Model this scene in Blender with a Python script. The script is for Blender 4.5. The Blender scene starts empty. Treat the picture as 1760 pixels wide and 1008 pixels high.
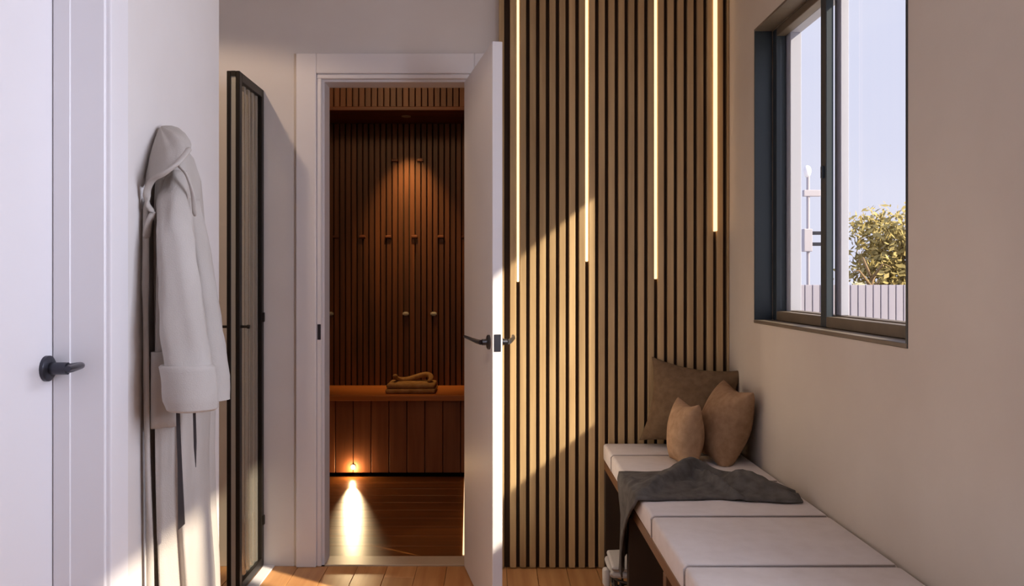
import bpy, bmesh, math, random
from mathutils import Vector, Matrix, noise
random.seed(7)
S = bpy.context.scene
C = S.collection

# ------------------------------------------------------------------ camera
F = 1412.0; VX, VY = 850.0, 480.0; CH = 1.21
cd = bpy.data.cameras.new('camera'); cam = bpy.data.objects.new('camera', cd); C.objects.link(cam)
cam.location = (0, 0, CH); cam.rotation_euler = (math.pi/2, 0, 0)
cd.sensor_width = 36; cd.lens = F/1760*36
cd.shift_x = (880-VX)/1760; cd.shift_y = (VY-504)/1760
cd.clip_start = .02; cd.clip_end = 200
S.camera = cam
def P(px, py, D): return Vector(((px-VX)*D/F, D, CH-(py-VY)*D/F))

# ------------------------------------------------------------------ light
S.view_settings.view_transform = 'Standard'; S.view_settings.look = 'None'
S.view_settings.gamma = 1; S.view_settings.use_curve_mapping = False
S.view_settings.exposure = 0.0
def lin(c):
    f = lambda v: v/12.92 if v <= .04045 else ((v+.055)/1.055)**2.4
    return tuple(f(v/255) for v in c)
W = bpy.data.worlds.new('sky'); S.world = W; W.use_nodes = True
nt = W.node_tree; nt.nodes.clear()
n = lambda t: nt.nodes.new(t)
tc = n('ShaderNodeTexCoord'); sx = n('ShaderNodeSeparateXYZ'); nt.links.new(tc.outputs['Generated'], sx.inputs[0])
rp = n('ShaderNodeValToRGB'); rp.color_ramp.elements[0].position = 0.0; rp.color_ramp.elements[0].color = (*lin((232, 232, 250)), 1)
rp.color_ramp.elements[1].position = .75; rp.color_ramp.elements[1].color = (*lin((216, 222, 251)), 1)
nt.links.new(sx.outputs['Z'], rp.inputs[0])
nz = n('ShaderNodeTexNoise'); nz.inputs['Scale'].default_value = 2.6; nz.inputs['Detail'].default_value = 5
mp = n('ShaderNodeMapping'); mp.inputs['Scale'].default_value = (1, 1, 2.2)
nt.links.new(tc.outputs['Generated'], mp.inputs[0]); nt.links.new(mp.outputs[0], nz.inputs[0])
cr = n('ShaderNodeValToRGB'); cr.color_ramp.elements[0].position = .46; cr.color_ramp.elements[1].position = .72
nt.links.new(nz.outputs[0], cr.inputs[0])
mx = n('ShaderNodeMixRGB'); mx.inputs[2].default_value = (*lin((236, 236, 252)), 1)
nt.links.new(cr.outputs[0], mx.inputs[0]); nt.links.new(rp.outputs[0], mx.inputs[1])
bg = n('ShaderNodeBackground'); bg.inputs[1].default_value = 1.0; nt.links.new(mx.outputs[0], bg.inputs[0])
wo = n('ShaderNodeOutputWorld'); nt.links.new(bg.outputs[0], wo.inputs[0])

def lamp(name, kind, loc, energy, col, direction=(0, 0, -1), **kw):
    d = bpy.data.lights.new(name, kind); d.energy = energy; d.color = col
    for k, v in kw.items(): setattr(d, k, v)
    o = bpy.data.objects.new(name, d); C.objects.link(o); o.location = loc
    o.rotation_euler = Vector(direction).to_track_quat('-Z', 'Y').to_euler()
    return o
SUN = Vector((-1.62, 1.0, -1.30))
lamp('sun', 'SUN', (3, -2, 5), 9.0, (1.0, .87, .66), SUN, angle=math.radians(1.3))
# daylight entering the neighbouring window of the same wall, beside the camera
lamp('daylight', 'AREA', (1.20, .90, 1.60), 57, (.80, .84, 1.0), (-1, 0, -.08), shape='RECTANGLE', size=.9, size_y=1.08)

# ------------------------------------------------------------------ materials
M = {}
def mat(name, col, rough=.6, col2=None, scale=(6, 6, 6), detail=4, bump=0, bscale=200, metal=0, rnd=0, spec=.5, emit=None, es=0, coat=0, grain=None):
    m = bpy.data.materials.new(name); m.use_nodes = True; t = m.node_tree
    b = t.nodes['Principled BSDF']
    b.inputs['Roughness'].default_value = rough; b.inputs['Metallic'].default_value = metal
    b.inputs['Specular IOR Level'].default_value = spec; b.inputs['Coat Weight'].default_value = coat
    c1 = lin(col); c2 = lin(col2) if col2 else c1
    tc = t.nodes.new('ShaderNodeTexCoord'); mp = t.nodes.new('ShaderNodeMapping'); mp.inputs['Scale'].default_value = scale
    oi = t.nodes.new('ShaderNodeObjectInfo')
    ad = t.nodes.new('ShaderNodeVectorMath'); ad.operation = 'ADD'
    cb = t.nodes.new('ShaderNodeCombineXYZ')
    mu = t.nodes.new('ShaderNodeMath'); mu.operation = 'MULTIPLY'; mu.inputs[1].default_value = 37.0 if rnd else 0
    t.links.new(oi.outputs['Random'], mu.inputs[0]); t.links.new(mu.outputs[0], cb.inputs[0]); t.links.new(mu.outputs[0], cb.inputs[2])
    t.links.new(tc.outputs['Object'], ad.inputs[0]); t.links.new(cb.outputs[0], ad.inputs[1]); t.links.new(ad.outputs[0], mp.inputs[0])
    nz = t.nodes.new('ShaderNodeTexNoise'); nz.inputs['Scale'].default_value = 1; nz.inputs['Detail'].default_value = detail
    t.links.new(mp.outputs[0], nz.inputs[0])
    rp = t.nodes.new('ShaderNodeValToRGB'); rp.color_ramp.elements[0].position = .3; rp.color_ramp.elements[1].position = .7
    rp.color_ramp.elements[0].color = (*c1, 1); rp.color_ramp.elements[1].color = (*c2, 1)
    t.links.new(nz.outputs[0], rp.inputs[0])
    out = rp.outputs[0]
    if rnd:
        hs = t.nodes.new('ShaderNodeHueSaturation')
        mr = t.nodes.new('ShaderNodeMapRange'); mr.inputs[3].default_value = 1-rnd; mr.inputs[4].default_value = 1+rnd
        t.links.new(oi.outputs['Random'], mr.inputs[0]); t.links.new(mr.outputs[0], hs.inputs['Value'])
        t.links.new(out, hs.inputs['Color']); out = hs.outputs[0]
    t.links.new(out, b.inputs['Base Color'])
    if bump:
        n2 = t.nodes.new('ShaderNodeTexNoise'); n2.inputs['Scale'].default_value = bscale; n2.inputs['Detail'].default_value = 3
        t.links.new(tc.outputs['Object'], n2.inputs[0])
        bp = t.nodes.new('ShaderNodeBump'); bp.inputs['Strength'].default_value = bump; bp.inputs['Distance'].default_value = .003
        t.links.new(n2.outputs[0], bp.inputs['Height']); t.links.new(bp.outputs[0], b.inputs['Normal'])
    if emit:
        b.inputs['Emission Color'].default_value = (*lin(emit), 1); b.inputs['Emission Strength'].default_value = es
    M[name] = m; return m
mat('paint', (224, 218, 215), .85, (218, 211, 207), (3, 3, 3), bump=.06, bscale=120)
mat('paint_shaded', (208, 196, 181), .85, (201, 188, 173), (3, 3, 3), bump=.06, bscale=120)  # darker mix of paint, the window wall's dimness put into the colour
mat('ceil', (226, 220, 216), .9)
mat('white', (232, 228, 230), .42, (228, 224, 226), (2, 2, 2))
mat('oak', (196, 166, 122), .6, (166, 136, 96), (30, 30, 2.0), 6, rnd=.14)
mat('oak_back', (58, 38, 20), .8)
mat('led', (255, 230, 190), .5, emit=(255, 214, 164), es=1.6)
mat('floor', (214, 160, 106), .38, (184, 126, 76), (26, 1.6, 26), 6, rnd=.13)
mat('sill_stone', (200, 178, 152), .4)
mat('floor_base', (70, 44, 24), .8)
mat('brown', (118, 72, 40), .5, (86, 50, 27), (26, 26, 2.0), 6, rnd=.18)
mat('brown_lit', (150, 92, 58), .5, (122, 70, 42), (26, 26, 2.0), 6, rnd=.14)  # lighter copy of brown, lamp light on the bench front put into the colour
mat('brown_shaded', (104, 60, 32), .5, (74, 41, 21), (26, 26, 2.0), 6, rnd=.22)  # darker copy of brown, shade on the slatted wall put into the colour
mat('brown_flat', (112, 60, 30), .5, (84, 42, 20), (2, 26, 26), 6, rnd=.1)
mat('brown_back', (34, 16, 7), .8)
mat('brown_floor', (156, 96, 46), .30, (112, 64, 28), (1.6, 26, 26), 6, rnd=.16, spec=.8)
mat('bench_top', (196, 120, 60), .4, (170, 98, 46), (2, 30, 30), 6)
mat('black', (26, 20, 15), .45, metal=.4)
mat('bronze', (122, 108, 92), .5, (104, 92, 78), (8, 8, 8), metal=.2)
mat('frame_dark', (56, 64, 70), .4, metal=.3)
mat('frame_light', (166, 168, 182), .45)
mat('alu', (176, 172, 160), .4, metal=.5)
mat('chrome', (96, 94, 96), .28, metal=.9)
mat('gunmetal', (70, 70, 78), .32, metal=.8)
mat('fabric', (222, 214, 211), .95, (214, 205, 201), (20, 20, 20), bump=.25, bscale=500, spec=.2)
mat('seam_shade', (196, 187, 184), .95)  # darker grey that draws the shade between cushions
mat('pillow_brown', (122, 98, 74), .95, (104, 82, 60), (40, 40, 40), bump=.3, bscale=420, spec=.2)
mat('pillow_tan', (172, 138, 108), .95, (150, 117, 88), (40, 40, 40), bump=.3, bscale=420, spec=.2)
mat('pillow_sand', (186, 152, 120), .95, (164, 130, 100), (40, 40, 40), bump=.3, bscale=420, spec=.2)
mat('throw', (106, 102, 98), .95, (82, 78, 75), (30, 30, 30), bump=.3, bscale=450, spec=.15)
mat('robe', (190, 182, 175), .95, (178, 169, 161), (14, 14, 5), bump=.3, bscale=380, spec=.15)
mat('slit_shade', (58, 52, 52), .9)  # dark tone for the shade inside the robe's slits
mat('bench_wood', (120, 82, 50), .5, (96, 62, 36), (26, 2, 26), 6)
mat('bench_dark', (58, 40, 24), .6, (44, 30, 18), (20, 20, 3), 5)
mat('towel', (190, 184, 178), .95, bump=.4, bscale=260, spec=.1)
mat('towel_tan', (178, 140, 96), .95, (150, 112, 72), (30, 30, 30), bump=.4, bscale=260, spec=.1)
mat('basket', (84, 76, 68), .6, (56, 50, 46), (40, 40, 40))
mat('fence', (158, 154, 168), .7, (148, 144, 158), (20, 20, 2))
mat('leaf', (186, 166, 104), .7, (146, 134, 80), (5, 5, 5))
mat('leaf_pale', (214, 208, 178), .7, (168, 164, 128), (5, 5, 5))
mat('bark', (140, 116, 84), .9)
mat('pole', (176, 172, 182), .5)
mat('bulb', (250, 250, 255), .4)
mat('gravel', (200, 196, 192), .95, (176, 172, 168), (9, 9, 9))
mat('downlight', (255, 236, 205), .5, emit=(255, 214, 150), es=12)
mat('steplight', (255, 236, 205), .5, emit=(255, 226, 170), es=60)

def glass(name, tint, gl, rough, diff=0):
    m = bpy.data.materials.new(name); m.use_nodes = True; t = m.node_tree; t.nodes.clear()
    tr = t.nodes.new('ShaderNodeBsdfTransparent'); tr.inputs[0].default_value = (*tint, 1)
    g = t.nodes.new('ShaderNodeBsdfGlossy'); g.inputs['Roughness'].default_value = rough
    mx = t.nodes.new('ShaderNodeMixShader'); mx.inputs[0].default_value = gl; o = t.nodes.new('ShaderNodeOutputMaterial')
    t.links.new(tr.outputs[0], mx.inputs[1]); t.links.new(g.outputs[0], mx.inputs[2]); out = mx.outputs[0]
    if diff:
        tl = t.nodes.new('ShaderNodeBsdfDiffuse'); tl.inputs[0].default_value = (.55, .52, .45, 1)
        m2 = t.nodes.new('ShaderNodeMixShader'); m2.inputs[0].default_value = diff
        t.links.new(out, m2.inputs[1]); t.links.new(tl.outputs[0], m2.inputs[2]); out = m2.outputs[0]
    t.links.new(out, o.inputs[0]); M[name] = m
glass('pane', (.985, .99, 1.0), .03, .02)
glass('fluted', (.80, .77, .68), .34, .10, .16)

# ------------------------------------------------------------------ mesh helpers
class MB:
    def __init__(s): s.v = []; s.f = []
    def add(s, v, f):
        b = len(s.v); s.v += [Vector(p) for p in v]; s.f += [tuple(i+b for i in q) for q in f]; return s
    def box(s, x0, x1, y0, y1, z0, z1):
        v = [(x, y, z) for z in (z0, z1) for y in (y0, y1) for x in (x0, x1)]
        return s.add(v, [(0, 2, 3, 1), (4, 5, 7, 6), (0, 1, 5, 4), (2, 6, 7, 3), (0, 4, 6, 2), (1, 3, 7, 5)])
    def bbox(s, x0, x1, y0, y1, z0, z1, r=.004, seg=2):
        bm = bmesh.new(); m = MB().box(x0, x1, y0, y1, z0, z1)
        vs = [bm.verts.new(p) for p in m.v]
        for q in m.f: bm.faces.new([vs[i] for i in q])
        bmesh.ops.bevel(bm, geom=list(bm.edges), offset=r, segments=seg, affect='EDGES', profile=.5)
        bm.verts.index_update()
        v = [p.co.copy() for p in bm.verts]; f = [[p.index for p in q.verts] for q in bm.faces]
        bm.free(); return s.add(v, f)
    def loft(s, rings, cap=True):
        k = len(rings[0]); v = [p for r in rings for p in r]; f = []
        for i in range(len(rings)-1):
            for j in range(k):
                a, b = i*k+j, i*k+(j+1) % k
                f.append((a, b, b+k, a+k))
        if cap: f += [tuple(range(k-1, -1, -1)), tuple(range((len(rings)-1)*k, len(rings)*k))]
        return s.add(v, f)
    def tube(s, pts, r, k=12, flat=1.0):
        pts = [Vector(p) for p in pts]; rings = []
        rs = r if isinstance(r, (list, tuple)) else [r]*len(pts)
        for i, p in enumerate(pts):
            d = (pts[min(i+1, len(pts)-1)]-pts[max(i-1, 0)]).normalized()
            u = d.cross(Vector((0, 0, 1)))
            if u.length < 1e-3: u = Vector((1, 0, 0))
            u.normalize(); w = d.cross(u).normalized()
            rings.append([p+u*math.cos(a)*rs[i]+w*math.sin(a)*rs[i]*flat for a in [2*math.pi*j/k for j in range(k)]])
        return s.loft(rings)
    def disc(s, c, ax, prof, k=24):   # lathe around axis ax at c; prof = [(along, radius)]
        c = Vector(c); ax = Vector(ax).normalized(); u = ax.orthogonal().normalized(); w = ax.cross(u)
        return s.loft([[c+ax*h+(u*math.cos(a)+w*math.sin(a))*r for a in [2*math.pi*j/k for j in range(k)]] for h, r in prof])
    def grid(s, rows):
        h, w = len(rows), len(rows[0])
        return s.add([p for r in rows for p in r], [(i*w+j, i*w+j+1, (i+1)*w+j+1, (i+1)*w+j) for i in range(h-1) for j in range(w-1)])
WL = {}
def obj(name, mb, m, parent=None, smooth=False, origin=None, ang=None):
    if parent is not None: o0 = WL[parent.name]
    elif origin is not None: o0 = Vector(origin)
    else:
        xs = [p.x for p in mb.v]; ys = [p.y for p in mb.v]
        o0 = Vector(((min(xs)+max(xs))/2, (min(ys)+max(ys))/2, min(p.z for p in mb.v)))
    me = bpy.data.meshes.new(name); me.from_pydata([p-o0 for p in mb.v], [], mb.f); me.update()
    bm = bmesh.new(); bm.from_mesh(me); bmesh.ops.recalc_face_normals(bm, faces=bm.faces); bm.to_mesh(me); bm.free()
    me.materials.append(M[m])
    if smooth:
        for q in me.polygons: q.use_smooth = True
        if ang:
            try: me.set_sharp_from_angle(angle=math.radians(ang))
            except Exception: pass
    o = bpy.data.objects.new(name, me); C.objects.link(o)
    if parent is not None: o.parent = parent
    else: o.location = o0
    WL[o.name] = o0
    return o
def tag(o, label, cat, group=None, kind=None):
    o['label'] = label; o['category'] = cat
    if group: o['group'] = group
    if kind: o['kind'] = kind
    return o
def thing(name, label, cat, loc, group=None, kind=None):
    o = bpy.data.objects.new(name, None); C.objects.link(o); o.location = loc; o.empty_display_size = .1
    WL[o.name] = Vector(loc); return tag(o, label, cat, group, kind)
def copy(o, parent, loc, scale=None):       # a piece that shares its mesh
    c = o.copy(); C.objects.link(c); c.parent = parent; c.location = loc
    if scale: c.scale = scale
    return c
def pieces(name, mb, m, parent, places):     # mb around the origin, placed in world space
    me = bpy.data.meshes.new(name); me.from_pydata([p for p in mb.v], [], mb.f); me.update(); me.materials.append(M[m])
    first = None
    for loc in places:
        o = bpy.data.objects.new(name, me); C.objects.link(o); o.parent = parent; o.location = Vector(loc)-WL[parent.name]
    return
def sub(o): return o
def sstruct(name, mb, m, label, cat): return tag(obj(name, mb, m), label, cat, kind='structure')

# ------------------------------------------------------------------ room shell
YB = 3.46; XR = .98; XL = -.80; ZC = 2.6
DX0, DX1, DZ = -.718, -.115, 2.043           # clear opening of the far door
W1 = (1.947, 3.096); W2 = (.45, 1.35); WZ = (1.045, 2.15)
mb = MB(); mb.box(-2.2, DX0-.022, YB, YB+.1, 0, ZC); mb.box(DX1+.022, 1.13, YB, YB+.1, 0, ZC); mb.box(DX0-.022, DX1+.022, YB, YB+.1, DZ+.022, ZC)
sstruct('wall_back', mb, 'paint', 'pale plaster end wall around the white doorway', 'wall')
mb = MB()
mb.box(XR, 1.13, -1.6, YB, 0, WZ[0]); mb.box(XR, 1.13, -1.6, YB, WZ[1], ZC)
for a, b in ((-1.6, W2[0]), (W2[1], W1[0]), (W1[1], YB)): mb.box(XR, 1.13, a, b, WZ[0], WZ[1])
sstruct('wall_right', mb, 'paint_shaded', 'plaster wall with shade put into its colour and the window above the bench', 'wall')
LD0, LD1, LDZ = .86, 1.69, 2.06
mb = MB(); mb.box(-.96, XL, -1.6, LD0, 0, ZC); mb.box(-.96, XL, LD1, 2.385, 0, ZC); mb.box(-.96, XL, LD0, LD1, LDZ, ZC)
sstruct('wall_left', mb, 'paint', 'pale wall the bathrobe hangs on, beside the white door', 'wall')
mb = MB().box(-2.3, -2.2, 1.5, YB+.1, 0, ZC); mb.box(-2.2, -.96, 1.5, 1.6, 0, ZC)
sstruct('wall_alcove', mb, 'paint', 'pale wall of the side alcove behind the glass door', 'wall')
sstruct('wall_rear', MB().box(-1.0, 1.13, -1.7, -1.6, 0, ZC), 'brown_flat', 'unseen wall behind the camera, made dark timber to cut bounce light', 'wall')  # out of view, its dark finish is made up to hold bounce light down
sstruct('ceiling', MB().box(-2.3, 1.13, -1.7, YB+.1, ZC, ZC+.1), 'ceil', 'plain white ceiling of the changing room', 'ceiling')

fl = thing('floor', 'honey oak plank floor of the changing room', 'floor', (0, 1, 0), kind='structure')
obj('floor_base', MB().box(-2.3, 1.13, -1.7, YB+.1, -.08, -.012), 'floor_base', fl)
pw = .125; pl = 1.15
pm = MB().bbox(-pw/2+.0008, pw/2-.0008, -pl/2+.0008, pl/2-.0008, -.012, 0, .0012, 1)
pl_pl = []
for i in range(28):
    x = -2.2+pw*(i+.5)
    if x > 1.0: break
    off = (i*.437) % 1.0*pl
    y = YB+.005-off+pl/2-pl*.0
    while y > -1.7-pl/2:
        pl_pl.append((x, min(y, 99), 0)); y -= pl
# planks that would run under the end wall stop at it: their tail is hidden inside the wall's foot
short = MB().bbox(-pw/2+.0008, pw/2-.0008, -.5, .5, -.012, 0, .0012, 1)
groups = {}
for x, y, z in pl_pl:
    a, b = max(y-pl/2, -1.65), min(y+pl/2, YB)
    if b-a < .06: continue
    groups.setdefault(round(b-a, 3), []).append((x, (a+b)/2, 0))
for L, pls in groups.items():
    pieces('plank', MB().bbox(-pw/2+.0008, pw/2-.0008, -L/2+.0008, L/2-.0008, -.012, 0, .0012, 1), 'floor', fl, pls)
sstruct('trim_1', MB().bbox(-.972, -.924, 2.385, YB, 0, .006, .002, 1), 'white', 'white threshold strip on the floor under the glass door', 'trim')

# ------------------------------------------------------------------ far doorway: casing, jambs, leaf
tr = thing('trim_2', 'white casing and jambs framing the doorway to the wooden room', 'trim', (-.42, YB, 0), kind='structure')
CO, CI = .115, .030
yf = YB-.018
obj('casing', MB().bbox(DX0-CO, DX0-CI, yf, YB, 0, DZ+CO, .004), 'white', tr)
obj('casing', MB().bbox(DX1+CI, DX1+CO, yf, YB, 0, DZ+CO, .004), 'white', tr)
obj('head_casing', MB().bbox(DX0-CI, DX1+CI, yf, YB, DZ+CI, DZ+CO, .004), 'white', tr)
for a, b in ((DX0-CI, DX0-.010), (DX1+.010, DX1+CI)):
    obj('rebate', MB().bbox(a, b, YB-.008, YB+.012, 0, DZ+.010, .003, 1), 'white', tr)
obj('rebate', MB().bbox(DX0-CI, DX1+CI, YB-.008, YB+.012, DZ+.010, DZ+CI, .003, 1), 'white', tr)
obj('jamb', MB().box(DX0-.022, DX0, YB+.012, YB+.115, 0, DZ), 'white', tr)
obj('jamb', MB().box(DX1, DX1+.022, YB+.012, YB+.115, 0, DZ), 'white', tr)
obj('head_jamb', MB().box(DX0-.022, DX1+.022, YB+.012, YB+.115, DZ, DZ+.022), 'white', tr)
obj('threshold', MB().bbox(DX0, DX1, YB+.005, YB+.115, -.01, .004, .002, 1), 'sill_stone', tr)
obj('strike_plate', MB().bbox(DX0-.026, DX0-.012, YB-.0105, YB-.006, .955, 1.02, .001, 1), 'gunmetal', tr)['label'] = 'small dark metal strike plate'

H = Vector((DX1+.006, YB-.022, 0)); Fp = Vector((.010, 2.845, 0))      # hinge line and free edge of the leaf
d = (Fp-H).normalized(); wdt = (Fp-H).length; nrm = Vector((0, 0, 1)).cross(d).normalized()   # nrm points to the slat side
if nrm.x < 0: nrm = -nrm
door = thing('door_1', 'white door leaf standing open beside the slatted wall', 'door', H, kind='structure')
def along(mbx):   # local (s along leaf, t thickness, z) -> world
    mbx.v = [H+d*p.x+nrm*p.y+Vector((0, 0, p.z)) for p in mbx.v]; return mbx
obj('leaf', along(MB().bbox(0, wdt, -.018, .018, .008, 2.034, .0025)), 'white', door)
hz = .988; hs = wdt-.052
obj('latch_plate', along(MB().bbox(wdt-.001, wdt+.002, -.012, .012, hz-.03, hz+.03, .001, 1)), 'gunmetal', door)['label'] = 'dark steel latch plate'
for sgn in (-1, 1):
    h = obj('handle', along(MB().disc((hs, sgn*.018, hz), (0, sgn, 0), [(0, .026), (.006, .026), (.009, .022)])), 'chrome', door, True, ang=40)
    lv = MB().tube([(hs, sgn*.020, hz), (hs, sgn*.045, hz)], .011, 16)
    lv.tube([(hs+.006, sgn*.050, hz), (hs-.012, sgn*.060, hz+.002), (hs-.045, sgn*.078, hz+.009), (hs-.100, sgn*.090, hz+.014)], [.011, .010, .0075, .006], 12, .8)
    obj('lever', along(lv), 'chrome', h, True, ang=50)
for z in (.25, 1.05, 1.85): obj('hinge', MB().tube([(H.x-.004, H.y-.002, z-.045), (H.x-.004, H.y-.002, z+.045)], .006, 10), 'chrome', door, True, ang=50)

# ------------------------------------------------------------------ left door
tr = thing('trim_3', 'white casing and jamb of the closed door on the left', 'trim', (XL, 1.3, 0), kind='structure')
cf = XL+.014
obj('casing', MB().bbox(XL, cf, LD1-.006, LD1+.075, 0, LDZ+.08, .003), 'white', tr)
obj('casing', MB().bbox(XL, cf, LD0-.075, LD0+.006, 0, LDZ+.08, .003), 'white', tr)
obj('head_casing', MB().bbox(XL, cf, LD0+.006, LD1-.006, LDZ, LDZ+.08, .003), 'white', tr)
obj('jamb', MB().bbox(-.960, XL+.004, LD1-.012, LD1, 0, LDZ, .002, 1), 'white', tr)
obj('jamb', MB().box(-.960, XL+.004, LD0, LD0+.012, 0, LDZ), 'white', tr)
obj('head_jamb', MB().box(-.960, XL+.004, LD0+.012, LD1-.012, LDZ-.012, LDZ), 'white', tr)
obj('stop', MB().bbox(-.900, -.865, LD1-.016, LD1-.011, 0, LDZ-.012, .0015, 1), 'white', tr)
ld = thing('door_2', 'flush white closed door with a dark lever handle at left edge', 'door', (-.92, 1.27, 0), kind='structure')
obj('leaf', MB().bbox(-.940, -.902, LD0+.014, LD1-.013, .008, LDZ-.016, .002, 1), 'white', ld)
hy, hz2 = 1.652, 1.03
h = obj('handle', MB().disc((-.902, hy, hz2), (1, 0, 0), [(0, .026), (.007, .026), (.010, .022)]), 'gunmetal', ld, True, ang=40)
lv = MB().tube([(-.90, hy, hz2), (-.858, hy, hz2)], .0125, 16)
lv.tube([(-.868, hy+.002, hz2-.002), (-.848, hy, hz2+.002), (-.828, hy-.010, hz2+.007), (-.816, hy-.036, hz2+.009), (-.812, hy-.09, hz2+.009)], [.0125, .0115, .009, .008, .007], 12, .8)
obj('lever', lv, 'gunmetal', h, True, ang=50)

# ------------------------------------------------------------------ oak slat panel with light strips
sp = thing('slat_panel', 'oak batten panel with dark gaps and glowing vertical light strips', 'wall panel', (.5, YB, 0), kind='structure')
pit = .0411; g0 = .098
obj('backing', MB().box(.040, XR-.001, YB-.012, YB, 0.002, ZC), 'oak_back', sp)
obj('end_board', MB().bbox(.018, .040, YB-.036, YB, 0.002, ZC, .002, 1), 'oak', sp)
sw = .0262
pieces('slat', MB().bbox(-sw/2, sw/2, -.011, .011, 0.004, ZC-.002, .002, 1), 'oak', sp, [(g0+pit*(k+.5), YB-.023, 0) for k in range(-1, 21)])
obj('end_slat', MB().bbox(XR-.010, XR-.001, YB-.034, YB-.012, .004, ZC-.002, .001, 1), 'oak', sp)
for k, py in ((0, 485), (7, 450), (14, 480), (20, 398)):
    z = CH-(py-VY)*3.44/F; x = g0+pit*k
    hw, fy = (.0068, .044) if k == 20 else (.0052, .030)
    o = obj('light_strip', MB().bbox(x-hw, x+hw, YB-fy, YB-.012, z, ZC-.004, .002, 1), 'led', sp); o['label'] = 'glowing warm vertical light strip'

# ------------------------------------------------------------------ windows
def window(name, y0, y1, mid, label):
    z0, z1 = WZ
    w = thing(name, label, 'window', (1.05, (y0+y1)/2, z0), kind='structure')
    # lining flush with the wall opening
    L = .008
    for a, b in ((y1-L, y1), (y0, y0+L)): obj('lining', MB().box(XR-.002, 1.043, a, b, z0, z1), 'frame_dark', w)
    obj('sill', MB().bbox(XR-.004, 1.043, y0, y1, z0, z0+.012, .002, 1), 'bronze', w)
    obj('head_lining', MB().box(XR-.002, 1.043, y0+L, y1-L, z1-L, z1), 'bronze', w)
    # outer fixed frame
    for a, b in ((y1-.085, y1), (y0, y0+.045)): obj('outer_frame', MB().bbox(1.084, 1.125, a, b, z0, z1, .002, 1), 'frame_light', w)
    obj('outer_frame', MB().bbox(1.084, 1.125, y0+.045, y1-.085, z0, z0+.05, .002, 1), 'bronze', w)
    obj('outer_frame', MB().bbox(1.084, 1.125, y0+.045, y1-.085, z1-.035, z1, .002, 1), 'frame_light', w)
    # inner sliding sash at the far half
    zs0, zs1 = z0+.012, z1-L
    s = obj('sash', MB().bbox(1.046, 1.082, y1-.048, y1-L, zs0, zs1, .002, 1).bbox(1.046, 1.070, mid-.02, mid+.024, zs0, zs1, .002, 1), 'frame_dark', w)
    obj('sash_rail', MB().bbox(1.046, 1.082, mid+.024, y1-.048, zs0, zs0+.034, .002, 1).bbox(1.046, 1.082, mid+.024, y1-.048, zs1-.03, zs1, .002, 1), 'bronze', w)
    obj('pane', MB().box(1.060, 1.064, mid+.02, y1-.05, zs0+.03, zs1-.028), 'pane', w)
    # outer sash at the near half
    obj('sash', MB().bbox(1.086, 1.112, mid-.035, mid+.012, z0+.05, z1-.035, .002, 1), 'frame_light', w)
    obj('sash_rail', MB().bbox(1.046, 1.082, y0+.008, mid-.02, zs0, zs0+.034, .002, 1).bbox(1.046, 1.082, y0+.008, mid-.02, zs1-.03, zs1, .002, 1), 'bronze', w)
    obj('pane', MB().box(1.098, 1.102, y0+.04, mid-.03, z0+.045, z1-.03), 'pane', w)
    return w
w = window('window_1', W1[0], W1[1], 2.612, 'dark framed sliding window above the upholstered bench')
obj('latch', MB().bbox(1.038, 1.047, 2.606, 2.620, 1.53, 1.57, .003), 'frame_dark', w)
window('window_2', W2[0], W2[1], .9, 'second sliding window in the bench wall beside the camera')

# ------------------------------------------------------------------ wooden room beyond the doorway
BY = 5.5; BX0, BX1 = -1.5, -.105
sstruct('wall_inner_left', MB().box(BX0-.1, BX0, YB+.1, BY+.1, 0, 2.8), 'brown_flat', 'dark timber side wall inside the wooden room', 'wall')
sstruct('wall_inner_right', MB().box(BX1, BX1+.1, YB+.116, BY+.1, 0, 2.8), 'brown_flat', 'dark timber wall behind the open door leaf', 'wall')
sstruct('ceiling_inner', MB().box(BX0-.1, BX1+.1, YB+.1, BY+.1, 2.7, 2.8), 'brown_flat', 'dark timber ceiling of the wooden room', 'ceiling')
wb = thing('wall_inner_back', 'dark brown slatted back wall of the wooden room', 'wall', (-.8, BY, 0), kind='structure')
obj('backing', MB().box(BX0, BX1, BY, BY+.1, 0, 2.7), 'brown_back', wb)
p2 = .0388
pieces('slat', MB().bbox(-.0155, .0155, -.02, 0, .0, 1.768, .002, 1), 'brown_shaded', wb, [(BX0+.02+p2*k, BY, .48) for k in range(int((BX1-BX0)/p2))])
bk = thing('bulkhead', 'slatted timber bulkhead across the top of the wooden room', 'bulkhead', (-.8, 5.3, 2.25), kind='structure')
obj('soffit', MB().bbox(BX0, BX1, 5.062, BY, 2.25, 2.275, .003, 1), 'brown_flat', bk)
obj('backing', MB().box(BX0, BX1, 5.10, 5.15, 2.275, 2.7), 'brown_back', bk)
pieces('slat', MB().bbox(-.0165, .0165, -.02, 0, 0, .423, .002, 1), 'brown', bk, [(BX0+.02+p2*k, 5.10, 2.275) for k in range(int((BX1-BX0)/p2))])
fi = thing('floor_inner', 'glossy brown plank floor inside the wooden room', 'floor', (-.8, 4.3, 0), kind='structure')
obj('floor_base', MB().box(BX0-.1, BX1+.1, YB+.1, BY+.1, -.08, -.012), 'floor_base', fi)
pieces('plank', MB().bbox(BX0, BX1, -.0722, .0722, -.012, 0, .001, 1), 'brown_floor', fi, [(0, YB+.116+.0725+.145*k, 0) for k in range(10)])
ib = thing('built_in_bench', 'plank fronted timber bench along the back of the wooden room', 'bench', (-.8, 5.25, 0), kind='structure')
obj('bench_body', MB().box(BX0, BX1, 5.04, BY, 0.03, .468), 'brown_back', ib)
pieces('plank', MB().bbox(-.0525, .0525, -.02, 0, 0, .44, .002, 1), 'brown_lit', ib, [(-.152-.1095*k, 5.04, .026) for k in range(12)])
obj('bench_top', MB().bbox(BX0, BX1, 4.995, BY-.02, .468, .5, .004), 'bench_top', ib)
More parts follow.
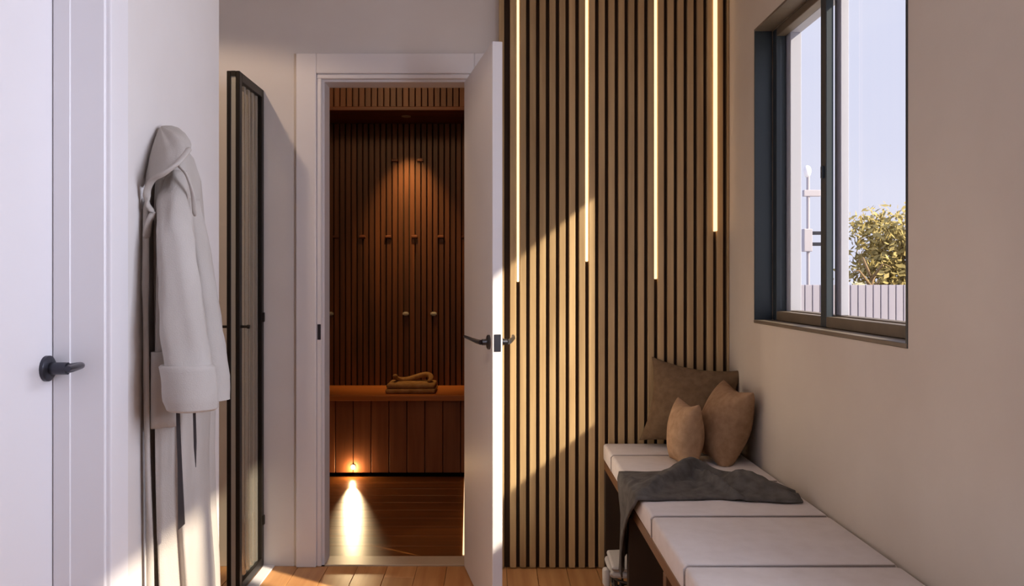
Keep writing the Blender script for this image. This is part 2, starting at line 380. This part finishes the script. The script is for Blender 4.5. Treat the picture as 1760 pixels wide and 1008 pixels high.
sl = thing('step_light', 'small round glowing step light low on the timber bench front', 'light', P(607, 803, 5.018))
c = P(607, 803, 5.019)
obj('rim', MB().disc(c, (0, -1, 0), [(0, .016), (.004, .016), (.006, .012)]), 'alu', sl, True, ang=40)
obj('lens', MB().disc(c, (0, -1, 0), [(.0055, .011), (.008, .009)]), 'steplight', sl)
lamp('step_light_beam', 'SPOT', c+Vector((0, -.014, 0)), 75, (1, .74, .40), (.165, -1, -.09), spot_size=math.radians(18), spot_blend=1.0, shadow_soft_size=.008)
lamp('step_light_glow', 'POINT', c+Vector((0, -.03, -.01)), 1.3, (1, .66, .30), shadow_soft_size=.01)
fs = thing('floor_light_strip', 'warm light strip along the right edge of the inner floor', 'light strip', (-.16, 4.3, 0))
a, b = Vector((-.178, 4.98, 0)), Vector((-.135, 3.60, 0))
q = MB(); wv = Vector((.005, 0, 0))
q.add([a-wv, a+wv, b+wv, b-wv]+[p+Vector((0, 0, .006)) for p in (a-wv, a+wv, b+wv, b-wv)], [(0, 1, 2, 3), (7, 6, 5, 4), (0, 4, 5, 1), (1, 5, 6, 2), (2, 6, 7, 3), (3, 7, 4, 0)])
obj('diffuser', q, 'led', fs)
rl = thing('recessed_spotlight', 'small recessed spotlight in the soffit over the timber bench', 'light', P(698, 207, 5.21))
c = Vector(((698-VX)*5.24/F, 5.24, 2.25))
obj('rim', MB().disc(c, (0, 0, -1), [(0, .03), (.005, .03), (.007, .022)]), 'alu', rl, True, ang=40)
obj('lens', MB().disc(c, (0, 0, -1), [(.002, .02), (.006, .018)]), 'downlight', rl)
lamp('recessed_spotlight_beam', 'SPOT', c+Vector((0, 0, -.012)), 62, (1, .60, .22), (0, .34, -1), spot_size=math.radians(62), spot_blend=1.0, shadow_soft_size=.02)
lamp('inner_ceiling_lamp', 'POINT', (-.7, 3.95, 2.58), 13, (1, .64, .33), shadow_soft_size=.10)
# pegs
def peg(px, py, label, m='brown_flat'):
    x = (px-VX)*5.46/F; z = CH-(py-VY)*5.46/F
    o = tag(obj('wall_peg', MB().bbox(x-.021, x+.021, 5.466, 5.482, z-.008, z+.008, .003).box(x-.012, x+.012, 5.478, 5.483, z-.014, z+.014), m), label, 'peg')
    o['group'] = 'pegs on the slatted wall'
for px, pos in ((577, 'leftmost'), (622, 'second from left'), (667, 'third from left'), (712, 'fourth from left'), (757, 'fifth from left'), (799, 'rightmost, by the door leaf')):
    peg(px, 407, 'dark wooden peg of the middle row on the slatted wall, %s' % pos)
peg(678, 275, 'dark wooden peg high on the slatted wall in the spotlight, left of two')
peg(722, 275, 'dark wooden peg high on the slatted wall in the spotlight, right of two')
for px, pos in ((567, 'leftmost'), (697, 'middle'), (745, 'rightmost')):
    peg(px, 540, 'pale metal peg of the lowest row on the slatted wall, %s' % pos, 'alu')
# towel on the inner bench
ft = thing('folded_towel', 'tan towel folded flat with a rolled top on the timber bench', 'towel', (-.52, 5.18, .5))
def slab(x0, x1, y0, y1, z0, z1, wob, r):
    m = MB().bbox(x0, x1, y0, y1, z0, z1, r, 3)
    for p in m.v:
        p.z += wob*noise.noise(p*14); p.y += wob*noise.noise(p*11+Vector((3, 0, 0))); p.x += wob*noise.noise(p*9+Vector((0, 7, 0)))
    return m
obj('lower_fold', slab(-.675, -.365, 5.07, 5.30, .501, .532, .006, .012), 'towel_tan', ft, True)
obj('upper_fold', slab(-.668, -.372, 5.075, 5.295, .533, .560, .007, .012), 'towel_tan', ft, True)
lp = []
for k in range(19):
    a = -.5+(math.pi+1.0)*k/18
    lp.append((-.515+.115*math.cos(a), 5.19+.07*math.sin(a), .572+.018*math.sin(2.2*a)+.012))
obj('rolled_band', MB().tube(lp, [.012+.010*math.sin(math.pi*k/18) for k in range(19)], 10, .8), 'towel_tan', ft, True)

# ------------------------------------------------------------------ black framed fluted glass door
gx0, gx1, gy0, gy1, gz0, gz1 = -1.020, -.970, 3.127, YB-.004, .009, 2.004
gd = thing('glass_door', 'narrow black framed fluted glass door standing against the end wall', 'door', ((gx0+gx1)/2, (gy0+gy1)/2, 0))
fw = .030
for xa, xb in ((gx0, gx0+.016), (gx1-.016, gx1)):
    obj('stile', MB().bbox(xa, xb, gy0, gy0+fw, gz0, gz1, .002, 1), 'black', gd)
    obj('stile', MB().bbox(xa, xb, gy1-fw, gy1, gz0, gz1, .002, 1), 'black', gd)
    obj('rail', MB().bbox(xa, xb, gy0+fw, gy1-fw, gz1-.035, gz1, .002, 1), 'black', gd)
    obj('rail', MB().bbox(xa, xb, gy0+fw, gy1-fw, gz0, gz0+.035, .002, 1), 'black', gd)
obj('edge_strip', MB().box(gx0+.016, gx1-.016, gy0+.004, gy0+.024, gz0+.01, gz1-.02), 'alu', gd)['label'] = 'pale metal strip down the door edge'
obj('edge_cap', MB().box(gx0+.016, gx1-.016, gy0, gy1, gz1-.02, gz1), 'black', gd)
obj('edge_cap', MB().box(gx0+.016, gx1-.016, gy1-.02, gy1, gz0, gz1-.02), 'black', gd)
ya, yb = gy0+fw, gy1-fw; nr = 5; rows = []
prof = []
for i in range(nr*8+1):
    y = ya+(yb-ya)*i/(nr*8); prof.append((gx1-.026+.016*abs(math.sin(math.pi*i/8)), y))
back = [(gx1-.032, y) for x, y in prof]
ring = lambda z: [Vector((x, y, z)) for x, y in prof]+[Vector((x, y, z)) for x, y in reversed(back)]
obj('fluted_pane', MB().loft([ring(gz0+.03), ring(gz1-.03)]), 'fluted', gd, True, ang=40)
hzg = 1.21-(562-480)/450
hb = MB().tube([(gx0-.028, gy0+.016, hzg), (gx1+.026, gy0+.016, hzg)], .0055, 10)
for x in (gx0-.030, gx1+.028): hb.disc((x-.004, gy0+.016, hzg), (1, 0, 0), [(0, .008), (.008, .008)], 14)
obj('handle', hb, 'black', gd, True, ang=50)
for z in (.20, 1.05): obj('hinge', MB().bbox(gx1-.002, gx1+.006, gy1-.022, gy1-.004, z-.02, z+.02, .002, 1), 'black', gd)

# alcove ceiling lamp that throws the door's shadow on the end wall
dl = thing('downlight', 'round ceiling downlight over the side alcove', 'light', (-1.28, 2.62, ZC))
obj('rim', MB().disc((-1.28, 2.62, ZC), (0, 0, -1), [(0, .045), (.006, .045), (.008, .035)]), 'alu', dl, True, ang=40)
obj('lens', MB().disc((-1.28, 2.62, ZC), (0, 0, -1), [(.003, .033), (.007, .03)]), 'downlight', dl)
lamp('downlight_beam', 'SPOT', (-1.28, 2.62, ZC-.012), 30, (1, .74, .52), (0, 0, -1), spot_size=math.radians(138), spot_blend=.22, shadow_soft_size=.03)

# ------------------------------------------------------------------ bench
be = thing('bench', 'wooden bench frame under the pale cushions', 'bench', (.71, 2.3, 0))
BF = .452; BYE = 1.12
obj('seat_board', MB().bbox(BF+.004, XR-.004, BYE, YB-.038, .418, .455, .003, 1), 'bench_wood', be)
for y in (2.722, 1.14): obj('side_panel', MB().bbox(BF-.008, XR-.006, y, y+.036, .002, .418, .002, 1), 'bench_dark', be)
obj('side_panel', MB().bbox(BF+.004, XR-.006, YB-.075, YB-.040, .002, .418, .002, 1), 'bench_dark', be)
obj('leg', MB().bbox(BF+.004, BF+.034, 2.19, 2.225, .002, .418, .002, 1), 'bench_wood', be)
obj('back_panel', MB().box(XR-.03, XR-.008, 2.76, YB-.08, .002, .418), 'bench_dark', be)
cuts = [YB-.037, 3.19, 2.78, 2.37, 1.96, 1.55, 1.14]
posn = ['nearest the slatted wall, under the brown pillow', 'with the small pillows on it', 'partly under the grey throw', 'just in front of the grey throw', 'second in front of the grey throw', 'at the near end of the bench']
for i in range(6):
    b_, a_ = cuts[i], cuts[i+1]
    m = MB().bbox(BF, XR-.012, a_+.0045, b_-.0045, .456, .526, .011, 3)
    cu_ = tag(obj('seat_cushion', m, 'fabric', smooth=True), 'pale grey bench cushion %s' % posn[i], 'cushion', 'cushions on the bench')
    ye = a_+.0045
    obj('seam_shade', MB().tube([(BF+.001, ye+.001, .462), (BF+.001, ye+.001, .516), (BF+.010, ye+.001, .5245), (XR-.022, ye+.001, .5245)], .0024, 8), 'seam_shade', cu_, True)['label'] = 'thin darker grey line for the shade in the seam'  # thin cord added to draw the shade line between cushions

# pillows
def pillow(label, m, c, right, up, w, h, t, pin=.10, pw_=.42, sink=.022):
    r = Vector(right).normalized(); u = Vector(up).normalized(); nn = r.cross(u).normalized(); u = nn.cross(r).normalized(); c = Vector(c)
    N = 22; mb = MB()
    for side in (1, -1):
        rows = []
        for i in range(N+1):
            row = []
            for j in range(N+1):
                a = -1+2*i/N; b = -1+2*j/N
                a = math.sin(a*math.pi/2); b = math.sin(b*math.pi/2)
                k = max(0, (1-a*a)*(1-b*b))**pw_
                X = a*(1-pin*(1-b*b)); Y = b*(1-pin*(1-a*a))
                p = c+r*X*w/2+u*Y*h/2+nn*side*(t/2)*k
                p += nn*.010*k*noise.noise(p*9)+r*.004*noise.noise(p*14)*k
                row.append(p)
            rows.append(row if side > 0 else row[::-1])
        mb.grid(rows)
    lift = .5275-min(p.z for p in mb.v)-sink
    for p in mb.v: p.z = max(p.z+lift, .5275)
    o = obj('pillow', mb, m, smooth=True)
    bm = bmesh.new(); bm.from_mesh(o.data); bmesh.ops.remove_doubles(bm, verts=bm.verts, dist=.0006); bmesh.ops.recalc_face_normals(bm, faces=bm.faces); bm.to_mesh(o.data); bm.free()
    for q in o.data.polygons: q.use_smooth = True
    return tag(o, label, 'pillow', 'pillows on the bench')
pillow('large dark brown square pillow leaning against the slatted wall', 'pillow_brown', (.797, 3.335, .69), (.80, -.28, -.10), (.27, .16, 1), .37, .35, .11, .15)
pillow('medium tan pillow leaning against the window wall', 'pillow_tan', (.872, 3.115, .66), (.12, -1, -.05), (.33, .12, 1), .27, .31, .175, .14)
pillow('small sand coloured pillow in front of the other two', 'pillow_sand', (.712, 3.075, .64), (.16, -1, 0), (.10, .06, 1), .20, .25, .125, .16)

# grey throw lying across the bench and hanging over its front edge
def throw():
    ns, ntt = 90, 34; rows = []
    for i in range(ns+1):
        s = i/ns
        row = []
        for j in range(ntt+1):
            t = j/ntt
            if s < .24:      # hanging
                k = s/.24
                far = 2.80+.09*k**1.5; near = 2.735-.215*k**2.2
                y = near+(far-near)*t
                zb = .215+.05*t+.02*math.sin(9*t)
                z = zb+(.515-zb)*k**.9
                x = BF-.020-.009*math.sin(t*11+1)*(1-.6*k)-.008*math.sin(t*5+k*2)*(1-k)
            else:
                k = (s-.24)/.76
                x = BF-.016+(XR-.028-BF)*k
                far = 2.89-.06*k-.22*max(0, (k-.80)/.20)**1.3; near = 2.52+.03*math.sin(k*5)*k
                y = near+(far-near)*t
                sd = lambda q, a_, b_: math.exp(-(q/(a_ if q > 0 else b_))**2)
                r1 = sd(t-(.04+.80*min(k, .5)/.46), .26, .09)*(.008+.052*math.exp(-((k-.46)/.16)**2)+.018*math.exp(-((k-.2)/.15)**2))
                r2 = sd(t-(.80-.75*(k-.46)/.17), .18, .10)*.040*math.exp(-((k-.54)/.09)**2) if k > .40 else 0
                r3 = math.exp(-((t-.50)/.26)**2)*.046*math.exp(-((k-.76)/.14)**2)
                r4 = math.exp(-((t-.30)/.16)**2)*.020*math.exp(-((k-.90)/.10)**2)
                e = math.sin(math.pi*t)
                z = .533+max(r1, r2, r3)+r4*.6+.013*e*(.5+.8*noise.noise(Vector((k*7, t*4, 1))))+.012*e*noise.noise(Vector((k*15, t*8, 4)))
                y += .018*noise.noise(Vector((k*5, t*2, 7)))*min(1, k*6)
                edge = min(1, k/.05); z -= .008*(1-edge)
                if t in (0, 1): z = min(z, .5315+.3*(z-.5315))
                z = max(z, .5308)
                y = min(y, 2.93)
            row.append(Vector((x, y, z)))
        rows.append(row)
    o = obj('throw_blanket', MB().grid(rows), 'throw', smooth=True)
    sm = o.modifiers.new('s', 'SOLIDIFY'); sm.thickness = .007; sm.offset = 0
    return tag(o, 'dark grey throw crumpled across the bench and hanging over its edge', 'blanket')
throw()

# basket and towel beneath the bench
bc = Vector((.515, 2.93, 0))
bs = thing('wire_basket', 'small dark basket on the floor under the bench', 'basket', bc)
rg = lambda z, r: [bc+Vector((math.cos(a)*r, math.sin(a)*r, z)) for a in [2*math.pi*k/24 for k in range(25)]]
obj('bottom', MB().disc(bc+Vector((0, 0, .002)), (0, 0, 1), [(0, .080), (.006, .080)]), 'basket', bs)
for z, r in ((.02, .083), (.055, .087), (.09, .091), (.125, .095), (.155, .099)): obj('hoop', MB().tube(rg(z, r), .0045, 6), 'basket', bs, True)
for k in range(18):
    a = 2*math.pi*k/18; e = Vector((math.cos(a), math.sin(a), 0))
    obj('stave', MB().tube([bc+e*.081+Vector((0, 0, .004)), bc+e*.0995+Vector((0, 0, .158))], .0045, 6), 'basket', bs, True)
tw = MB()
for k, (z0, z1, dx) in enumerate(((.172, .194, 0), (.195, .216, .006))):
    s_ = slab(bc.x-.115+dx, bc.x+.105, bc.y-.10, bc.y+.10, z0, z1, .010, .011); tw.add(s_.v, s_.f)
fl_ = slab(bc.x-.132, bc.x-.112, bc.y-.09, bc.y-.04, .135, .20, .008, .009); tw.add(fl_.v, fl_.f)
tag(obj('hand_towel', tw, 'towel', smooth=True), 'pale folded towel on the dark basket under the bench', 'towel')

# ------------------------------------------------------------------ bathrobe on the left wall
ro = thing('bathrobe', 'light grey bathrobe hanging on the pale left wall', 'bathrobe', (-.74, 1.98, .3))
SEC = [(.30, -.788, -.688, 1.895, 2.10), (.50, -.788, -.694, 1.89, 2.10), (.645, -.788, -.703, 1.885, 2.10), (.78, -.789, -.706, 1.882, 2.10), (.914, -.79, -.702, 1.878, 2.10),
       (1.05, -.79, -.698, 1.875, 2.09), (1.18, -.79, -.704, 1.872, 2.08), (1.29, -.79, -.712, 1.872, 2.07), (1.39, -.79, -.716, 1.875, 2.06), (1.45, -.79, -.712, 1.885, 2.03), (1.50, -.788, -.722, 1.90, 2.0), (1.535, -.785, -.745, 1.93, 1.97)]
def sec(z):
    for a, b in zip(SEC, SEC[1:]):
        if z <= b[0]:
            k = (z-a[0])/(b[0]-a[0]); k = max(0, k); return [a[i]+(b[i]-a[i])*k for i in range(5)]
    return list(SEC[-1])
def body(th, z, off=0):
    _, x0, x1, y0, y1 = sec(z)
    cx, cy, rx, ry = (x0+x1)/2, (y0+y1)/2, (x1-x0)/2, (y1-y0)/2
    c_, s_ = math.cos(th), math.sin(th); e = .62
    x = math.copysign(abs(c_)**e, c_)*rx; y = math.copysign(abs(s_)**e, s_)*ry
    amp = .20*min(1, max(0, (1.55-z)/.5))
    f = 1+amp*math.sin(7*th+1.2*math.sin(z*2.2)+.6)*(.6+.4*math.sin(3*th+z))
    p = Vector((cx+x*f, cy+y*f, z)); 
    d_ = Vector((x/rx**1.0, y/ry, 0)).normalized() if off else Vector()
    p += d_*off
    p.x = max(p.x, -.7925)
    return p
K = 72
zs = [.30+.025*i for i in range(50)]+[1.535]
obj('body', MB().loft([[body(2*math.pi*k/K, z) for k in range(K)] for z in zs]), 'robe', ro, True, ang=80)
def sleeve(pts, mname, parent, name='sleeve', k=28, fold=.10, cap=True):
    rings = []
    n_ = len(pts); M_ = 8
    for i in range((n_-1)*M_+1):
        a = min(i//M_, n_-2); u = i/M_-a; u_ = u
        p0, p1 = pts[a], pts[a+1]
        c_ = [p0[j]+(p1[j]-p0[j])*u_ for j in range(5)]
        rings.append([Vector((c_[0]+math.cos(t)*c_[3]*(1+fold*math.sin(3*t+c_[2]*7)), c_[1]+math.sin(t)*c_[4]*(1+fold*math.sin(4*t+c_[2]*9)), c_[2]+.012*math.cos(t)*0)) for t in [2*math.pi*q/k for q in range(k)]])
    for rg_ in rings:
        for p in rg_:
            w_ = noise.noise(Vector((p.x*30, p.y*30, p.z*7)))*.007+noise.noise(Vector((p.x*60, p.y*60, p.z*16)))*.003
            p.x += w_; p.y += w_*.7; p.x = max(p.x, -.7935)
    return obj(name, MB().loft(rings, cap), mname, parent, True, ang=80)
sl1 = sleeve([(-.735, 1.905, 1.46, .020, .025), (-.728, 1.870, 1.40, .032, .032), (-.712, 1.835, 1.30, .040, .036), (-.695, 1.815, 1.16, .046, .038), (-.676, 1.805, 1.02, .054, .040), (-.670, 1.803, .95, .053, .038)], 'robe', ro)
cu = sleeve([(-.675, 1.803, 1.022, .058, .044), (-.6745, 1.803, 1.018, .062, .047), (-.667, 1.800, .945, .058, .046), (-.664, 1.800, .926, .054, .043), (-.664, 1.800, .922, .048, .038)], 'robe', sl1, 'cuff', fold=.04)
cu['label'] = 'turned up wide cuff'
sleeve([(-.722, 1.96, 1.40, .020, .03), (-.706, 1.96, 1.28, .026, .04), (-.690, 1.96, 1.12, .030, .045), (-.668, 1.95, .98, .034, .045), (-.654, 1.94, .925, .026, .040)], 'robe', ro, fold=.14)
# hood: a draped cap between apex and slanted rim
ap = P(275, 217, 1.94); rim = [P(247, 322, 1.862), P(262, 312, 1.835), P(284, 296, 1.812), (P(306, 278, 1.815)), P(322, 264, 1.845), P(329, 250, 1.90), P(322, 240, 1.97), Vector((-.77, 2.02, 1.50)), Vector((-.79, 1.99, 1.48)), Vector((-.792, 1.93, 1.45)), Vector((-.792, 1.88, 1.43))]
# densify the rim
rr = []
for i in range(len(rim)):
    p0, p1, p2_, p3 = rim[i-1], rim[i], rim[(i+1) % len(rim)], rim[(i+2) % len(rim)]
    for u in (0, .25, .5, .75):
        rr.append(.5*((2*p1)+(p2_-p0)*u+(2*p0-5*p1+4*p2_-p3)*u*u+(3*p1-p0-3*p2_+p3)*u**3))
for p in rr: p.x = max(p.x, -.7935)
cen = sum(rr, Vector())/len(rr)
rings = []
for q in (.03, .15, .32, .52, .75, .92, 1.0):
    rg_ = []
    for i, p in enumerate(rr):
        v = ap.lerp(p, q)
        bul = math.sin(math.pi*min(1, q))*.014
        v = v+(p-cen).normalized()*bul+Vector((0, 0, .008*math.sin(i*.9)*q*(1-q)*2))
        v.x = max(v.x, -.7935); rg_.append(v)
    rings.append(rg_)
rings.append([cen.lerp(p, .86)+Vector((0, 0, .012)) for p in rr]); rings.append([cen.lerp(p, .55)+Vector((0, 0, .035)) for p in rr])
hd = obj('hood', MB().loft(rings), 'robe', ro, True, ang=80)
# collar edge that falls from the hood on the left, and the front edge running down from it
def ribbon(name, pts, rs, flat):
    path = []
    for i in range(len(pts)-1):
        p0, p1, p2_, p3 = [pts[min(max(i+q, 0), len(pts)-1)] for q in (-1, 0, 1, 2)]
        p0, p1, p2_, p3 = [P(*q) for q in (p0, p1, p2_, p3)]
        for u in (0, .2, .4, .6, .8): path.append(.5*((2*p1)+(p2_-p0)*u+(2*p0-5*p1+4*p2_-p3)*u*u+(3*p1-p0-3*p2_+p3)*u**3))
    path.append(P(*pts[-1])); n_ = len(path)
    rad = [rs[0]+(rs[1]-rs[0])*i/(n_-1) for i in range(n_)]
    rad[0] *= .4; rad[-1] *= .5
    q = MB().tube(path, rad, 14, flat)
    for p in q.v: p.x = max(p.x, -.7938)
    return obj(name, q, 'robe', ro, True, ang=80)
ribbon('collar_edge', [(326, 254, 1.865), (306, 280, 1.815), (284, 297, 1.808), (263, 309, 1.825), (253, 328, 1.838), (254, 352, 1.842), (262, 366, 1.840), (255, 384, 1.845), (251, 410, 1.850)], (.008, .009), .6)
ribbon('front_edge', [(252, 340, 1.856), (250, 470, 1.852), (251, 600, 1.852), (253, 760, 1.854), (257, 900, 1.856), (259, 1060, 1.86)], (.008, .009), .7)
ribbon('yoke_fold', [(306, 284, 1.835), (320, 300, 1.842), (331, 334, 1.85), (335, 372, 1.862)], (.008, .005), .5)

# pocket on the camera side, follows the body
rows = []
for i in range(9):
    z = .872+(1.045-.872)*i/8
    rows.append([body(math.pi*(1.33+.22*j/12), z, .008) for j in range(13)])
pk = obj('pocket', MB().grid(rows), 'robe', ro, True)
m_ = pk.modifiers.new('s', 'SOLIDIFY'); m_.thickness = .005; m_.offset = 0
# dark strips standing in for the shade of open slits below the cuff
def slit_shade(pl, D, th=.004):
    f = [P(x, y, D) for x, y in pl]; b = [p+Vector((0, th, 0)) for p in f]; n_ = len(f)
    q = MB().add(f+b, [tuple(range(n_)), tuple(range(2*n_-1, n_-1, -1))]+[(i, (i+1) % n_, (i+1) % n_+n_, i+n_) for i in range(n_)])
    o = obj('shade_strip', q, 'slit_shade', ro); o['label'] = 'dark strip standing in for the shade in a robe slit'
slit_shade([(302, 690), (307, 690), (311, 780), (317, 902), (306, 912), (305, 800)], 1.825)
slit_shade([(331, 690), (335, 690), (337, 760), (336, 804), (333, 770)], 1.835)
hk = thing('coat_hook', 'small dark hook on the wall holding up the bathrobe', 'hook', (-.795, 1.95, 1.50))
obj('plate', MB().bbox(-.80, -.794, 1.938, 1.962, 1.505, 1.545, .002, 1), 'black', hk)
obj('prong', MB().tube([(-.795, 1.95, 1.530), (-.775, 1.95, 1.524), (-.765, 1.95, 1.534)], .005, 8), 'black', hk, True)

# ------------------------------------------------------------------ outside
sstruct('ground', MB().box(1.25, 40, -20, 40, -.3, -.2), 'gravel', 'pale gravel ground outside the window', 'ground')
fe = thing('fence', 'pale grey vertical board fence outside the window', 'fence', (4.6, 9, -.2))
D = 9.0; fz = CH-(490-VY)*D/F
obj('rail', MB().bbox(3.3, 6.3, D+.02, D+.06, fz-.25, fz-.16, .004, 1), 'fence', fe)
obj('rail', MB().bbox(3.3, 6.3, D+.02, D+.06, .1, .2, .004, 1), 'fence', fe)
pieces('board', MB().bbox(-.037, .037, -.02, .02, 0, fz+.2, .004, 1), 'fence', fe, [(3.35+.083*k, D, -.2) for k in range(36)])
lpz = 9.7
lp_ = thing('lamp_post', 'slim grey lamp post with a white globe behind the fence', 'lamp post', (P(1389, 480, lpz).x, lpz, -.2))
x = P(1389, 480, lpz).x
Z = lambda py: CH-(py-VY)*lpz/F
obj('pole', MB().tube([(x, lpz, -.2), (x, lpz, Z(303))], .020, 12), 'pole', lp_, True, ang=60)
obj('globe', MB().disc((x-.01, lpz, Z(305)), (0, 0, 1), [(0, .02), (.03, .038), (.08, .045), (.12, .036), (.14, .01)], 16), 'bulb', lp_, True)
obj('collar', MB().bbox(x-.06, x+.14, lpz-.03, lpz+.03, Z(338), Z(327), .006), 'pole', lp_)
obj('box', MB().bbox(x-.07, x+.03, lpz-.06, lpz+.03, Z(433), Z(394), .008), 'pole', lp_)
for py in (401, 420): obj('bracket', MB().bbox(x+.03, x+.15, lpz-.02, lpz+.02, Z(py+3), Z(py-3), .004), 'gunmetal', lp_)
def tree(name, label, c, rx, rz, n_, m, cat, low, leaf=.06):
    t_ = thing(name, label, cat, (c[0], c[1], -.2)); c = Vector(c)
    obj('trunk', MB().tube([(c.x, c.y, -.2), (c.x+.03, c.y, c.z-rz*.4), (c.x, c.y, c.z+rz*.3)], [.06, .045, .015], 8), 'bark', t_, True)
    for k in range(7):
        a = k*2.4; obj('branch', MB().tube([(c.x, c.y, c.z-rz*.5+.06*k), (c.x+math.cos(a)*rx*.5, c.y+math.sin(a)*rx*.4, c.z-rz*.1+.08*k), (c.x+math.cos(a)*rx*.8, c.y+math.sin(a)*rx*.7, c.z+rz*.15+.06*k)], [.02, .012, .005], 6), 'bark', t_, True)
    q = MB(); rnd = random.Random(n_)
    clus = [Vector((rnd.uniform(-.85, .85)*rx, rnd.uniform(-.6, .6)*rx, rnd.uniform(-.8, .85)*rz)) for _ in range(max(8, n_//26))]
    for i in range(n_):
        k = rnd.choice(clus)+Vector((rnd.gauss(0, .12), rnd.gauss(0, .12), rnd.gauss(0, .09)))*rx*1.1
        p = c+k; u = Vector((rnd.uniform(-1, 1), rnd.uniform(-1, 1), rnd.uniform(-1, 1))).normalized(); v = u.orthogonal().normalized(); L = leaf*rnd.uniform(.6, 1.3)
        q.add([p-u*L, p+v*L*.45, p+u*L, p-v*L*.45], [(0, 1, 2, 3)])
    f = obj('foliage', q, m, t_); f['kind'] = 'stuff'
    return t_
tree('garden_tree', 'yellow green leafy tree showing above the fence', (5.80, 11.0, 1.38), .95, .80, 9500, 'leaf', 'tree', 1, .055)
tree('shrub', 'sparse pale shrub just above the fence left of the tree', (4.62, 10.1, 1.02), .30, .26, 200, 'leaf_pale', 'shrub', 1, .05)
